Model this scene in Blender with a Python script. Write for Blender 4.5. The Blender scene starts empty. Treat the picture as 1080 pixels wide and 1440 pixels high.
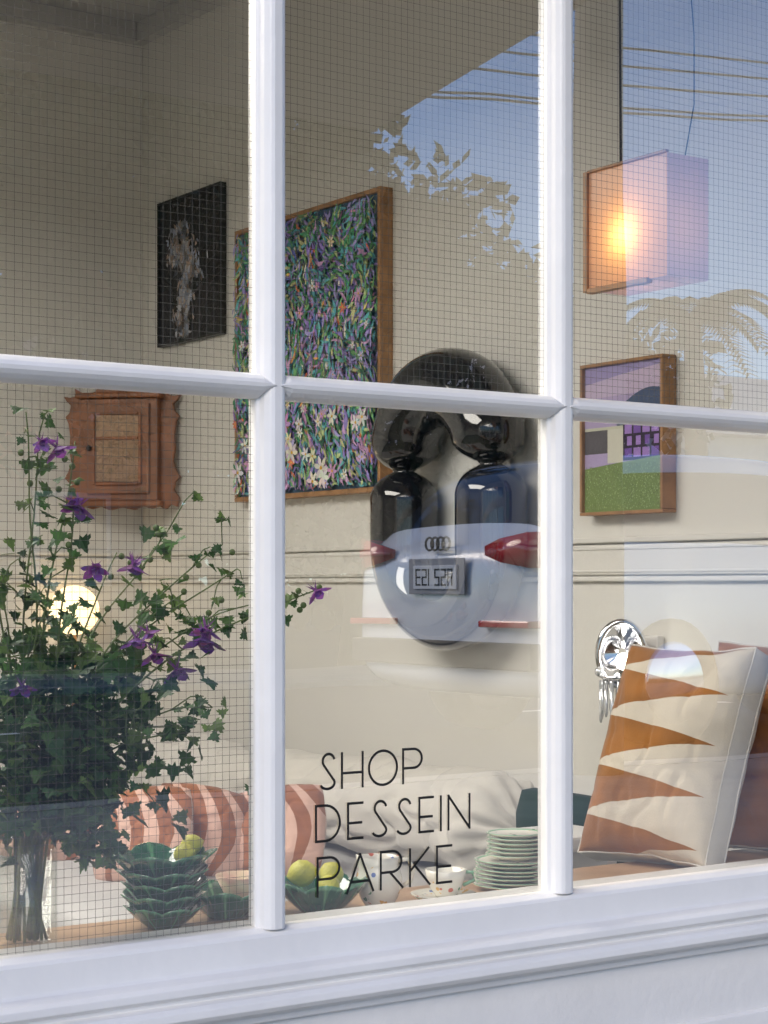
import bpy, math, random
from mathutils import Vector, noise, Matrix
random.seed(7)
R=random.Random(11)
scene=bpy.context.scene
col=scene.collection

# ------------------------------------------------------------------ materials
def mat(name,color,rough=.5,metal=0.,var=0.,vscale=8.,bump=0.,bscale=30.,spec=.5,coat=0.,emit=None,es=0.,dark=None,sheen=0.,det=4.):
    m=bpy.data.materials.new(name); m.use_nodes=True
    nt=m.node_tree; b=nt.nodes['Principled BSDF']
    b.inputs['Base Color'].default_value=(*color,1); b.inputs['Roughness'].default_value=rough
    b.inputs['Metallic'].default_value=metal; b.inputs['Specular IOR Level'].default_value=spec
    b.inputs['Coat Weight'].default_value=coat; b.inputs['Sheen Weight'].default_value=sheen
    if emit: b.inputs['Emission Color'].default_value=(*emit,1); b.inputs['Emission Strength'].default_value=es
    tc=nt.nodes.new('ShaderNodeTexCoord')
    if var>0 or dark:
        n=nt.nodes.new('ShaderNodeTexNoise'); n.inputs['Scale'].default_value=vscale; n.inputs['Detail'].default_value=det
        nt.links.new(tc.outputs['Object'],n.inputs['Vector'])
        r=nt.nodes.new('ShaderNodeValToRGB'); r.color_ramp.elements[0].position=.3; r.color_ramp.elements[1].position=.7
        d=dark if dark else tuple(x*(1-var) for x in color)
        r.color_ramp.elements[0].color=(*d,1); r.color_ramp.elements[1].color=(*color,1)
        nt.links.new(n.outputs['Fac'],r.inputs['Fac']); nt.links.new(r.outputs['Color'],b.inputs['Base Color'])
    if bump>0:
        n2=nt.nodes.new('ShaderNodeTexNoise'); n2.inputs['Scale'].default_value=bscale; n2.inputs['Detail'].default_value=5
        nt.links.new(tc.outputs['Object'],n2.inputs['Vector'])
        bp=nt.nodes.new('ShaderNodeBump'); bp.inputs['Strength'].default_value=bump; bp.inputs['Distance'].default_value=.01
        nt.links.new(n2.outputs['Fac'],bp.inputs['Height']); nt.links.new(bp.outputs['Normal'],b.inputs['Normal'])
    return m
def attr_mat(name,rough=.5,attr='Col',trans=0.,bump=0.,bscale=60,spec=.4):
    m=mat(name,(.5,.5,.5),rough,bump=bump,bscale=bscale,spec=spec); nt=m.node_tree; b=nt.nodes['Principled BSDF']
    a=nt.nodes.new('ShaderNodeAttribute'); a.attribute_name=attr
    nt.links.new(a.outputs['Color'],b.inputs['Base Color'])
    if trans>0:
        t=nt.nodes.new('ShaderNodeBsdfTranslucent'); nt.links.new(a.outputs['Color'],t.inputs['Color'])
        mx=nt.nodes.new('ShaderNodeMixShader'); mx.inputs[0].default_value=trans
        o=nt.nodes['Material Output']
        nt.links.new(b.outputs[0],mx.inputs[1]); nt.links.new(t.outputs[0],mx.inputs[2]); nt.links.new(mx.outputs[0],o.inputs[0])
    return m

# ------------------------------------------------------------------ mesh helpers
def empty(name,loc=(0,0,0)):
    e=bpy.data.objects.new(name,None); e.location=loc; e.empty_display_size=.1; col.objects.link(e); return e
def mesh(name,v,f,m,parent=None,smooth=False,mats=None,mi=None,cols=None):
    me=bpy.data.meshes.new(name); me.from_pydata([tuple(p) for p in v],[],f)
    for x in (mats if mats else [m]): me.materials.append(x)
    if mi: me.polygons.foreach_set('material_index',mi)
    if smooth: me.polygons.foreach_set('use_smooth',[True]*len(me.polygons))
    if cols:
        a=me.color_attributes.new('Col','FLOAT_COLOR','CORNER')
        arr=[]
        for p in me.polygons:
            c=cols[p.index]
            for _ in p.loop_indices: arr+= [c[0],c[1],c[2],1.]
        a.data.foreach_set('color',arr)
    me.update()
    o=bpy.data.objects.new(name,me); col.objects.link(o)
    if parent:
        o.parent=parent; o.matrix_parent_inverse=Matrix.Translation(-parent.location)
    return o
def bevel(o,w,seg=2):
    b=o.modifiers.new('b','BEVEL'); b.width=w; b.segments=seg; b.limit_method='ANGLE'
    return o
BF=[(0,3,2,1),(4,5,6,7),(0,1,5,4),(1,2,6,5),(2,3,7,6),(3,0,4,7)]
def box(name,x0,x1,y0,y1,z0,z1,m,parent=None,bev=0.,mats=None,mi=None):
    v=[(x0,y0,z0),(x1,y0,z0),(x1,y1,z0),(x0,y1,z0),(x0,y0,z1),(x1,y0,z1),(x1,y1,z1),(x0,y1,z1)]
    o=mesh(name,v,BF,m,parent,mats=mats,mi=mi)
    if bev: bevel(o,bev)
    return o
def lathe(name,prof,c,m,parent=None,n=40,fn=None,smooth=True,mats=None,mfun=None):
    v=[];f=[];mi=[]
    for i,(r,z) in enumerate(prof):
        for k in range(n):
            a=2*math.pi*k/n; rr,zz=r,z
            if fn: rr,zz=fn(r,z,a,i)
            v.append((c[0]+rr*math.cos(a),c[1]+rr*math.sin(a),c[2]+zz))
    for i in range(len(prof)-1):
        for k in range(n):
            f.append((i*n+k,i*n+(k+1)%n,(i+1)*n+(k+1)%n,(i+1)*n+k)); mi.append(mfun(i) if mfun else 0)
    return mesh(name,v,f,m,parent,smooth,mats=mats,mi=mi if mfun else None)
def tube(name,pts,rad,m,parent=None,n=8,closed=False,smooth=True):
    pts=[Vector(p) for p in pts]; N=len(pts); v=[];f=[]
    if not hasattr(rad,'__len__'): rad=[rad]*N
    up0=None
    for i,p in enumerate(pts):
        a=pts[(i-1)%N] if (closed or i>0) else p; b=pts[(i+1)%N] if (closed or i<N-1) else p
        t=(b-a).normalized()
        ref=Vector((0,0,1)) if abs(t.z)<.9 else Vector((1,0,0))
        if up0 is not None: ref=up0
        s=t.cross(ref).normalized(); u=s.cross(t).normalized(); up0=u
        for k in range(n):
            q=2*math.pi*k/n; v.append(p+(s*math.cos(q)+u*math.sin(q))*rad[i])
    M=N if closed else N-1
    for i in range(M):
        j=(i+1)%N
        for k in range(n): f.append((i*n+k,i*n+(k+1)%n,j*n+(k+1)%n,j*n+k))
    if not closed:
        f.append(tuple(range(n))[::-1]); f.append(tuple((N-1)*n+k for k in range(n)))
    return mesh(name,v,f,m,parent,smooth)
def extrude_x(name,prof,x0,x1,m,parent=None,closed=True):
    n=len(prof); v=[(x0,y,z) for y,z in prof]+[(x1,y,z) for y,z in prof]
    f=[(i,(i+1)%n,n+(i+1)%n,n+i) for i in range(n if closed else n-1)]
    if closed: f+= [tuple(range(n))[::-1],tuple(range(n,2*n))]
    return mesh(name,v,f,m,parent)
def sphere(name,c,r,m,parent=None,sc=(1,1,1),n=20):
    prof=[(max(1e-4,r*math.sin(math.pi*i/(n//2+2))),-r*math.cos(math.pi*i/(n//2+2))*sc[2]) for i in range(n//2+3)]
    return lathe(name,prof,c,m,parent,n=n)

# ------------------------------------------------------------------ base materials
M_frame=mat('white_paint',(.82,.80,.77),.34,var=.06,vscale=5,bump=.18,bscale=30)
M_wall=mat('cream_wall_paint',(.76,.74,.69),.6,var=.05,vscale=1.5,bump=.05,bscale=120)
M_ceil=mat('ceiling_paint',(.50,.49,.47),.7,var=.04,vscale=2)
M_floor=mat('floorboards',(.30,.19,.11),.4,var=.4,vscale=4)
M_table=mat('table_wood',(.50,.32,.19),.4,var=.3,vscale=12)
M_oak=mat('oak',(.44,.23,.10),.45,var=.35,vscale=14,bump=.15,bscale=60)
M_asphalt=mat('asphalt',(.055,.055,.058),.85,var=.3,vscale=3,bump=.4,bscale=80)
M_conc=mat('concrete',(.30,.29,.27),.8,var=.25,vscale=3,bump=.3,bscale=50)
M_black=mat('black_vinyl',(.012,.012,.012),.4)
M_chrome=mat('chrome',(.8,.8,.82),.08,metal=1.)
M_wire=mat('wire_steel',(.13,.13,.13),.4,metal=.5)

# ------------------------------------------------------------------ window glass
def glass_mat(name,fac,bump):
    m=bpy.data.materials.new(name); m.use_nodes=True; nt=m.node_tree; nt.nodes.clear()
    o=nt.nodes.new('ShaderNodeOutputMaterial'); t=nt.nodes.new('ShaderNodeBsdfTransparent'); g=nt.nodes.new('ShaderNodeBsdfGlossy')
    g.inputs['Roughness'].default_value=0.004; t.inputs['Color'].default_value=(.97,.98,.97,1)
    g.inputs['Color'].default_value=(1,1,1,1)
    mx=nt.nodes.new('ShaderNodeMixShader'); mx.inputs[0].default_value=fac
    if bump:
        tc=nt.nodes.new('ShaderNodeTexCoord'); n=nt.nodes.new('ShaderNodeTexNoise'); n.inputs['Scale'].default_value=2.5; n.inputs['Detail'].default_value=1
        bp=nt.nodes.new('ShaderNodeBump'); bp.inputs['Strength'].default_value=bump; bp.inputs['Distance'].default_value=.004
        nt.links.new(tc.outputs['Object'],n.inputs['Vector']); nt.links.new(n.outputs['Fac'],bp.inputs['Height']); nt.links.new(bp.outputs['Normal'],g.inputs['Normal'])
    nt.links.new(t.outputs[0],mx.inputs[1]); nt.links.new(g.outputs[0],mx.inputs[2]); nt.links.new(mx.outputs[0],o.inputs[0])
    return m
M_glass=glass_mat('window_glass',.37,.12)
M_clear=glass_mat('vase_glass',.10,0)

# ------------------------------------------------------------------ shop window
win=empty('shop_window')
XM=[-.266,.325,.916,1.509,2.10,2.693,3.284]
ZB,ZM,ZT=.298,1.144,1.99
def vbar(x,z0,z1,name,w=.0265,p=.033):
    prof=[(-w,.0),(-w,-.006),(-w*.82,-.010),(-w*.72,-.020),(-w*.5,-p+.004),(-w*.25,-p+.001),(w*.25,-p+.001),(w*.5,-p+.004),(w*.72,-.020),(w*.82,-.010),(w,-.006),(w,.0),(w*.7,.03),(-w*.7,.03)]
    n=len(prof); v=[(x+a,b,z0) for a,b in prof]+[(x+a,b,z1) for a,b in prof]
    f=[(i,(i+1)%n,n+(i+1)%n,n+i) for i in range(n)]+[tuple(range(n))[::-1],tuple(range(n,2*n))]
    return bevel(mesh(name,v,f,M_frame,win),.002,2)
for i,x in enumerate(XM[1:-1]): vbar(x,ZB-.004,ZT,'mullion_%d'%i)
for i in range(6):
    x0,x1=XM[i]+.004,XM[i+1]-.004; h=.0205
    pz=[(-h,.0),(-h*.95,-.010),(-h*.75,-.020),(-h*.45,-.0285),(-h*.15,-.0335),(h*.15,-.0345),(h*.45,-.0305),(h*.75,-.022),(h*.95,-.011),(h,.0),(h*.8,.028),(-h*.8,.028)]
    n=len(pz); v=[]
    for xx,k in ((x0,.10),(x0+.022,1),(x1-.022,1),(x1,.10)):
        for dz,y in pz: v.append((xx,y,ZM+dz*k))
    f=[]
    for s in range(3):
        for k in range(n): f.append((s*n+k,s*n+(k+1)%n,(s+1)*n+(k+1)%n,(s+1)*n+k))
    f+=[tuple(range(n))[::-1],tuple(range(3*n,4*n))]
    bevel(mesh('glazing_rail_%d'%i,v,f,M_frame,win),.0015,2)
prof=[(.06,.2965),(.002,.2965),(-.012,.296),(-.026,.290),(-.030,.284),(-.034,.244),(-.038,.240),(-.060,.236),(-.068,.230),(-.069,.219),(-.063,.215),(-.057,.212),(-.057,.206),(-.070,.203),(-.078,.197),(-.080,.186),(-.074,.178),(-.060,.174),(-.052,.168),(-.050,.158),(-.036,.153),(-.034,.02),(.06,.02)]
bevel(extrude_x('sill_moulding',prof,-.36,3.38,M_frame,win),.0015,2)
bevel(extrude_x('base_board',[(-.036,.035),(-.045,.03),(-.048,.0),(-.0345,.0),(-.0345,.035)],-.36,3.38,M_frame,win),.001)
box('top_rail',-.36,3.38,-.035,.06,ZT,ZT+.09,M_frame,win,.004)
box('jamb_left',-.36,-.25,-.037,.058,.297,ZT-.002,M_frame,win,.004)
box('jamb_right',3.27,3.378,-.037,.058,.297,ZT-.002,M_frame,win,.004)
for i in range(6):
    for r,(z0,z1) in enumerate(((ZB,ZM),(ZM,ZT))):
        o=mesh('pane_%d_%d'%(i,r),[(XM[i],0,z0),(XM[i+1],0,z0),(XM[i+1],0,z1),(XM[i],0,z1)],[(0,1,2,3)],M_glass,win)
        tx=R.uniform(-.0012,.0012); tz=R.uniform(-.0012,.0012)
        for vv in o.data.vertices:
            vv.co.y+= tx*(vv.co.x-XM[i])+tz*(vv.co.z-z0)
def wires(i,r):
    z0,z1=((ZB,ZM),(ZM,ZT))[r]; x0,x1=XM[i],XM[i+1]; v=[];f=[]
    P=.0127; w=.00033; y=.0035
    def strip(pts):
        b=len(v)
        for (x,z,dx,dz) in pts:
            v.extend([(x-dx*w,y,z-dz*w),(x,y-.0005,z),(x+dx*w,y,z+dz*w)])
        for k in range(len(pts)-1):
            f.append((b+3*k,b+3*k+1,b+3*k+4,b+3*k+3)); f.append((b+3*k+1,b+3*k+2,b+3*k+5,b+3*k+4))
    ox,oz=R.uniform(0,P),R.uniform(0,P); sx,sz=R.uniform(0,50),R.uniform(0,50)
    k=0
    while x0+ox+k*P<x1:
        x=x0+ox+k*P
        strip([(x+.0013*noise.noise(Vector((x*3,z*2.2,sx))),z,1,0) for z in [z0+(z1-z0)*q/14 for q in range(15)]]); k+=1
    k=0
    while z0+oz+k*P<z1:
        z=z0+oz+k*P
        strip([(x,z+.0013*noise.noise(Vector((x*2.5,z*3,sz))),0,1) for x in [x0+(x1-x0)*q/12 for q in range(13)]]); k+=1
    mesh('wire_grid_%d_%d'%(i,r),v,f,M_wire,win)
for i in (2,3,4,5): wires(i,1)
wires(2,0); wires(1,0); wires(1,1)

# ------------------------------------------------------------------ lettering on glass
sign=empty('window_lettering')
def arc(cx,cy,rx,ry,a0,a1,n=20): return [(cx+rx*math.cos(math.radians(a0+(a1-a0)*i/n)),cy+ry*math.sin(math.radians(a0+(a1-a0)*i/n))) for i in range(n+1)]
def L(ch):
    if ch=='S': return [arc(.34,.80,.20,.20,20,215,16)+arc(.30,.17,.24,.17,35,-150,16)],.58
    if ch=='H': return [[(.0,0),(.0,1)],[(.72,0),(.72,1)],[(0,.42),(.72,.42)]],.72
    if ch=='O': return [arc(.5,.5,.5,.5,0,360,36)],1.
    if ch=='P': return [[(0,0),(0,1),(.38,1)]+arc(.38,.72,.30,.28,90,-90,16)+[(0,.44)]],.68
    if ch=='D': return [[(0,0),(0,1),(.3,1)]+arc(.3,.5,.5,.5,90,-90,20)+[(0,0)]],.8
    if ch=='E': return [[(.5,0),(0,0),(0,1),(.5,1)],[(0,.44),(.46,.44)]],.5
    if ch=='I': return [[(0,0),(0,1)]],0.
    if ch=='N': return [[(0,0),(0,1),(.78,0),(.78,1)]],.78
    if ch=='A': return [[(0,0),(.42,1),(.84,0)],[(.12,.28),(.72,.28)]],.84
    if ch=='R': return [[(0,0),(0,1),(.38,1)]+arc(.38,.72,.30,.28,90,-90,16)+[(0,.44)],[(.3,.44),(.72,0)]],.72
    if ch=='K': return [[(0,0),(0,1)],[(.62,1),(0,.4)],[(.16,.55),(.66,0)]],.66
def word(w,x0,x1,z0,z1):
    H=z1-z0; ls=[L(c) for c in w]; tot=sum(l[1] for l in ls); g=((x1-x0)/H-tot)/(len(w)-1)
    v=[];f=[]; x=x0; sw=.0021; li=0
    for st,wd in ls:
        for pl in st:
            P=[Vector((x+a*H,0,z0+b*H)) for a,b in pl]
            for a,b in zip(P,P[1:]):
                t=(b-a).normalized(); nn=Vector((-t.z,0,t.x))*sw; a2=a-t*sw*.8;b2=b+t*sw*.8
                k=len(v); yy=-.0022-.00001*(li%30); li+=1
                for q in (a2-nn,b2-nn,b2+nn,a2+nn): v.append((q.x,yy,q.z))
                f.append((k,k+1,k+2,k+3))
        x+=(wd+g)*H
    mesh('word_'+w.lower(),v,f,M_black,sign)
word('SHOP',1.602,1.806,.5045,.5605)
word('DESSEIN',1.597,1.906,.421,.478)
word('PARKE',1.600,1.868,.333,.394)

# ------------------------------------------------------------------ room shell
room=empty('shop_building')
box('side_wall',3.402,3.6,.07,4.3,-.4,3.3,M_wall,room)
box('back_wall',-2.6,3.4,4.1,4.3,-.4,3.3,M_wall,room)
box('left_wall',-2.8,-2.602,.07,4.3,-.4,3.3,M_wall,room)
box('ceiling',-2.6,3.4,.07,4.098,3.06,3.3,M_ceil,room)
box('floor',-2.6,3.4,.07,4.098,-.55,-.4,M_floor,room)
box('roof',-3.,3.9,-.02,4.5,3.302,3.5,M_conc,room)
box('front_wall_over_window',-2.8,3.6,-.03,.068,ZT+.092,3.3,M_frame,room)
box('front_wall_left',-2.8,-.362,-.03,.068,-.55,ZT+.090,M_frame,room)
box('front_wall_right',3.38,3.6,-.03,.068,-.55,ZT+.090,M_frame,room)
box('front_wall_below',-.36,3.378,-.03,.068,-.55,.018,M_wall,room)
def rail_side(name,z0,z1,d,m=M_wall):
    bevel(box(name,3.402-d,3.401,.07,4.098,z0,z1,m,room),.004,3)
def rail_back(name,z0,z1,d,m=M_wall):
    bevel(box(name,-2.6,3.4-d,4.1-d,4.099,z0,z1,m,room),.004,3)
for nm,fn in (('side',rail_side),('back',rail_back)):
    fn('dado_band_'+nm,.862,.945,.010); fn('dado_top_'+nm,.950,.966,.018); fn('dado_top2_'+nm,.930,.940,.014); fn('dado_low_'+nm,.844,.858,.017); fn('dado_low2_'+nm,.868,.876,.014)
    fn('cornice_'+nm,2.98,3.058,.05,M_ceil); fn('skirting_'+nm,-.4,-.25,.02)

# ------------------------------------------------------------------ canopy over the shop entrance
M_canopy=mat('canopy_paint',(.11,.11,.115),.7,var=.1,vscale=2)
cv=[(1.75,-.04,2.5),(3.17,-.04,2.5),(3.83,-3.1,2.5),(1.75,-3.1,2.5)]
mesh('entrance_canopy',[(a,b,z) for z in (2.5,2.62) for a,b,_ in cv],BF,M_canopy)

# ------------------------------------------------------------------ wall pictures
def frame_on_side(name,y0,y1,z0,z1,d,fw,m):
    e=empty(name)
    x0=3.4-d
    box('frame_top',x0,3.4,y0,y1,z1-fw,z1,m,e,.0015); box('frame_bottom',x0,3.4,y0,y1,z0,z0+fw,m,e,.0015)
    box('frame_near',x0,3.4,y0,y0+fw,z0+fw+.0005,z1-fw-.0005,m,e,.0015); box('frame_far',x0,3.4,y1-fw,y1,z0+fw+.0005,z1-fw-.0005,m,e,.0015)
    return e
def polys_on_side(name,items,x,m,parent):
    v=[];f=[];c=[]
    for i,(pts,cc) in enumerate(items):
        k=len(v); xx=x-.000004*i
        v+=[(xx,a,b) for a,b in pts]; f.append(tuple(range(k,k+len(pts)))); c.append(cc)
    return mesh(name,v,f,m,parent,cols=c)
M_paint=attr_mat('oil_paint',.45,bump=.3,bscale=90)
e=frame_on_side('floral_painting',2.36,3.285,1.135,2.11,.05,.016,M_oak)
items=[([(2.377,1.152),(3.268,1.152),(3.268,2.093),(2.377,2.093)],(.05,.11,.18))]
pal_top=[(.05,.17,.30),(.06,.30,.36),(.15,.20,.58),(.30,.22,.60),(.07,.32,.16),(.18,.42,.18),(.38,.34,.68),(.12,.42,.50),(.55,.55,.28),(.03,.07,.12),(.10,.13,.45),(.05,.22,.16)]
pal_bot=[(.16,.46,.16),(.26,.54,.24),(.07,.24,.12),(.50,.62,.3),(.15,.46,.5),(.6,.36,.6),(.34,.27,.65),(.03,.11,.08),(.6,.6,.3),(.10,.35,.25)]
acc=[(.80,.20,.08),(.80,.38,.12),(.82,.78,.7),(.85,.65,.2),(.8,.3,.5)]
def leafp(y,z,l,w,a,bend=0.):
    ca,sa=math.cos(a),math.sin(a); o=[]
    for u,q in ((-1,0),(-.5,.8),(.1,1),(.6,.6),(1,0),(.6,-.5),(.1,-.8),(-.5,-.6)):
        yy=u*l; zz=q*w+bend*u*u*l
        o.append((y+yy*ca-zz*sa,z+yy*sa+zz*ca))
    return o
def inb(p): return all(2.378<a<3.267 and 1.153<b<2.092 for a,b in p)
for i in range(9500):
    y=R.uniform(2.38,3.265); z=R.uniform(1.155,2.09); fz=(2.1-z)/.95
    pal=pal_bot if R.random()<fz*.9 else pal_top
    g=noise.noise(Vector((y*5,z*5,2))); g2=noise.noise(Vector((y*9,z*6,7)))
    c=pal[int((R.random()*.45+(g2*.5+.5)*.55)*len(pal))%len(pal)]; q=R.random()
    if q<.045: c=R.choice(acc)
    k=.80+.42*R.random()+.6*g
    k=max(.3,k)
    p=leafp(y,z,R.uniform(.008,.034),R.uniform(.003,.008),R.gauss(1.3+g*3,.6),R.uniform(-.5,.5))
    if inb(p): items.append((p,tuple(min(1,x*k) for x in c)))
for i in range(52):
    y=R.uniform(2.4,3.25); z=R.uniform(1.17,2.0) if R.random()<.4 else R.uniform(1.17,1.45); cc=R.choice([(.9,.85,.75),(.85,.8,.55),(.85,.25,.15),(.7,.4,.65),(.85,.85,.85),(.55,.5,.8),(.8,.8,.75)])
    r=R.uniform(.012,.034)*(1.2 if z<1.4 else .7)
    for k in range(6):
        a=k*math.pi/3+R.random()*.3
        p=leafp(y+r*.6*math.cos(a),z+r*.6*math.sin(a),r*.55,r*.25,a)
        if inb(p): items.append((p,tuple(x*R.uniform(.8,1.05) for x in cc)))
    p=leafp(y,z,r*.22,r*.2,0)
    if inb(p): items.append((p,(.75,.45,.05)))
polys_on_side('canvas',items,3.362,M_paint,e)

e=frame_on_side('dark_figure_picture',3.43,3.92,1.76,2.32,.03,.008,M_black)
items=[([(3.438,1.768),(3.912,1.768),(3.912,2.312),(3.438,2.312)],(.012,.012,.016))]
for i in range(1100):
    t=R.random(); z=1.79+.42*t; cy=3.70+.03*math.sin(t*9)+(.02 if t>.7 else 0); w=.045+.085*math.exp(-((t-.70)/.18)**2)+.03*math.exp(-((t-.25)/.1)**2)
    y=R.gauss(cy,w*.5); sh=.38+.95*noise.noise(Vector((y*26,z*20,1))); k=max(.02,min(.5,sh))*R.uniform(.6,1.1); s=R.choice([(1,1,1.05),(1,.75,.6),(.75,.85,1.1)])
    p=leafp(y,z,R.uniform(.008,.026),R.uniform(.004,.010),R.gauss(1.5,.6),R.uniform(-.6,.6))
    if all(3.44<a<3.91 and 1.77<b<2.31 for a,b in p): items.append((p,tuple(min(1,k*x) for x in s)))
polys_on_side('print',items,3.379,M_paint,e)

e=frame_on_side('abstract_landscape_picture',1.06,1.39,1.025,1.44,.05,.009,M_oak)
Y=lambda u:1.381-u*.312
Zz=lambda v:1.034+v*.397
def q(u0,v0,u1,v1,c): return ([(Y(u0),Zz(v0)),(Y(u1),Zz(v0)),(Y(u1),Zz(v1)),(Y(u0),Zz(v1))],c)
items=[q(0,0,1,1,(.42,.34,.55)),q(0,.80,1,1,(.33,.28,.52))]
items.append(([(Y(.0),Zz(.88)),(Y(.5),Zz(.93)),(Y(1),Zz(.97)),(Y(1),Zz(.8)),(Y(0),Zz(.78))],(.55,.45,.62)))
items.append(([(Y(.42),Zz(.52))]+[(Y(.42+.58*i/10),Zz(.66+.16*math.sin(math.pi*(i/10)*.6+.15))) for i in range(11)]+[(Y(1),Zz(.52))],(.06,.09,.18)))
items.append(q(0,.48,1,.58,(.55,.55,.42))); items.append(q(0,.40,.32,.56,(.10,.09,.10)))
items.append(q(.30,.33,.5,.56,(.62,.6,.5)))
items.append(q(.50,.34,.97,.60,(.03,.02,.05)))
for i in range(4):
    for j in range(3):
        items.append(q(.52+.112*i+(.03 if j%2 else 0),.36+.08*j,.52+.112*i+.09,.36+.08*j+.062,(.36,.22,.58) if (i+j)%3 else (.18,.09,.38)))
items.append(([(Y(0),Zz(0)),(Y(1),Zz(0)),(Y(1),Zz(.36)),(Y(.45),Zz(.33)),(Y(0),Zz(.30))],(.19,.27,.08)))
for i in range(1100):
    y=R.uniform(0.01,.985); z=R.uniform(.01,.31); g=R.uniform(.5,2.3); s=.007
    items.append(q(y,z,min(.995,y+s),z+s,(.22*g,.28*g,.12*g)))
polys_on_side('print',items,3.362,M_paint,e)

# ------------------------------------------------------------------ glossy ring wall piece
M_gblack=mat('glossy_black_ceramic',(.008,.009,.014),.07,spec=.6,coat=.6)
M_plate=mat('pale_backing',(.70,.70,.68),.35)
e=empty('bubble_frame_mirror')
cy=1.925; Rr=.217; zt=1.20; zb=.95
path=[]
NS=36
for i in range(NS+1):
    a=math.pi*i/NS; path.append((cy+Rr*math.cos(a),zt+Rr*math.sin(a)*1.03,'t'))
for i in range(1,30): path.append((cy-Rr,zt-(zt-zb)*i/30,'l'))
for i in range(NS+1):
    a=math.pi+math.pi*i/NS; path.append((cy+Rr*math.cos(a),zb+Rr*math.sin(a),'b'))
for i in range(1,30): path.append((cy+Rr,zb+(zt-zb)*i/30,'r'))
rad=[]
for (y,z,k) in path:
    d=abs(z-1.185); base=.110 if z>1.185 else .106
    if z>1.3: base=.110+.008*min(1,(z-1.3)/.1)
    if k=='b': base=.106-.012*min(1,(zb-z)/.2)
    Rr_=.09
    pinch=1. if d>Rr_ else max(.30,math.sqrt(max(0,1-(1-d/Rr_)**2)))
    rad.append(base*pinch)
tube('ring_frame',[(3.29,y,z) for y,z,_ in path],rad,M_gblack,e,n=36,closed=True)
mv=[(3.392,cy+(Rr-.03)*math.cos(2*math.pi*i/40),(zt+zb)/2+.34*math.sin(2*math.pi*i/40)) for i in range(40)]
mesh('backing_plate',mv,[tuple(range(40))],M_plate,e)

# ------------------------------------------------------------------ corner cupboard
M_cab=mat('cabinet_wood',(.34,.12,.04),.4,var=.5,vscale=9,bump=.2,bscale=50,coat=.2)
M_cane=mat('cabinet_panel',(.50,.32,.20),.5,var=.35,vscale=40,bump=.6,bscale=120)
e=empty('corner_cupboard')
C=Vector((3.225,3.925,1.36)); U=Vector((.7071,-.7071,0)); Nn=Vector((-.7071,-.7071,0))
def cab(name,pts,d0,d1,m,bev=.003):
    n=len(pts); v=[C+U*a+Vector((0,0,b))+Nn*d0 for a,b in pts]+[C+U*a+Vector((0,0,b))+Nn*d1 for a,b in pts]
    f=[(i,(i+1)%n,n+(i+1)%n,n+i) for i in range(n)]+[tuple(range(n))[::-1],tuple(range(n,2*n))]
    return bevel(mesh(name,v,f,m,e),bev,2)
half=[(.0,.215),(.06,.21),(.10,.225),(.13,.213),(.155,.20),(.165,.22),(.19,.235),(.185,.205),(.21,.20),(.235,.205),(.222,.185),(.205,.17),(.212,.14),(.228,.125),(.215,.10),(.208,.05),(.212,.0),(.205,-.05),(.218,-.09),(.232,-.11),(.212,-.13),(.208,-.16),(.228,-.19),(.222,-.225),(.195,-.215),(.175,-.235),(.15,-.222),(.12,-.232),(.085,-.222),(.05,-.236),(0,-.226)]
outl=half+[(-a,b) for a,b in half[::-1][1:-1]]
cab('scalloped_back',outl,-.01,.012,M_cab)
def rect(a0,a1,b0,b1): return [(a0,b0),(a1,b0),(a1,b1),(a0,b1)]
cab('body',rect(-.155,.155,-.2,.19),.0125,.05,M_cab); cab('door_frame',rect(-.125,.125,-.175,.17),.0505,.066,M_cab)
cab('door_panel',rect(-.085,.085,-.13,.125),.0665,.070,M_cane,.001)
for k,(a0,a1,b0,b1) in enumerate(((-.098,-.086,-.14,.135),(.086,.098,-.14,.135),(-.085,.085,.1255,.137),(-.085,.085,-.143,-.131),(-.0845,.0845,.03,.042))):
    cab('door_bead_%d'%k,rect(a0,a1,b0,b1),.0665,.078,M_cab,.003)
for k in range(7): cab('lattice_%d'%k,rect(-.0835+.0262*k-.002,-.0835+.0262*k+.002,-.129,.0295),.0701,.0735,M_cane,.001)
for k in range(6): cab('lattice_h_%d'%k,rect(-.083,.083,-.115+.026*k-.002,-.115+.026*k+.002),.0736,.0755,M_cane,.001)
cab('cornice',rect(-.17,.17,.1905,.212),.013,.07,M_cab,.006); cab('base_moulding',rect(-.17,.17,-.222,-.2005),.013,.065,M_cab,.006)
sphere('knob',C+U*(-.11)+Nn*.075+Vector((0,0,.0)),.011,M_black,e,n=12)
half2=[(0,.27),(.03,.262),(.05,.245),(.07,.25),(.09,.24),(.1,.2135),(-.1,.2135),(-.09,.24),(-.07,.25),(-.05,.245),(-.03,.262)]
cab('crest',half2,.02,.035,M_cab)

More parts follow.
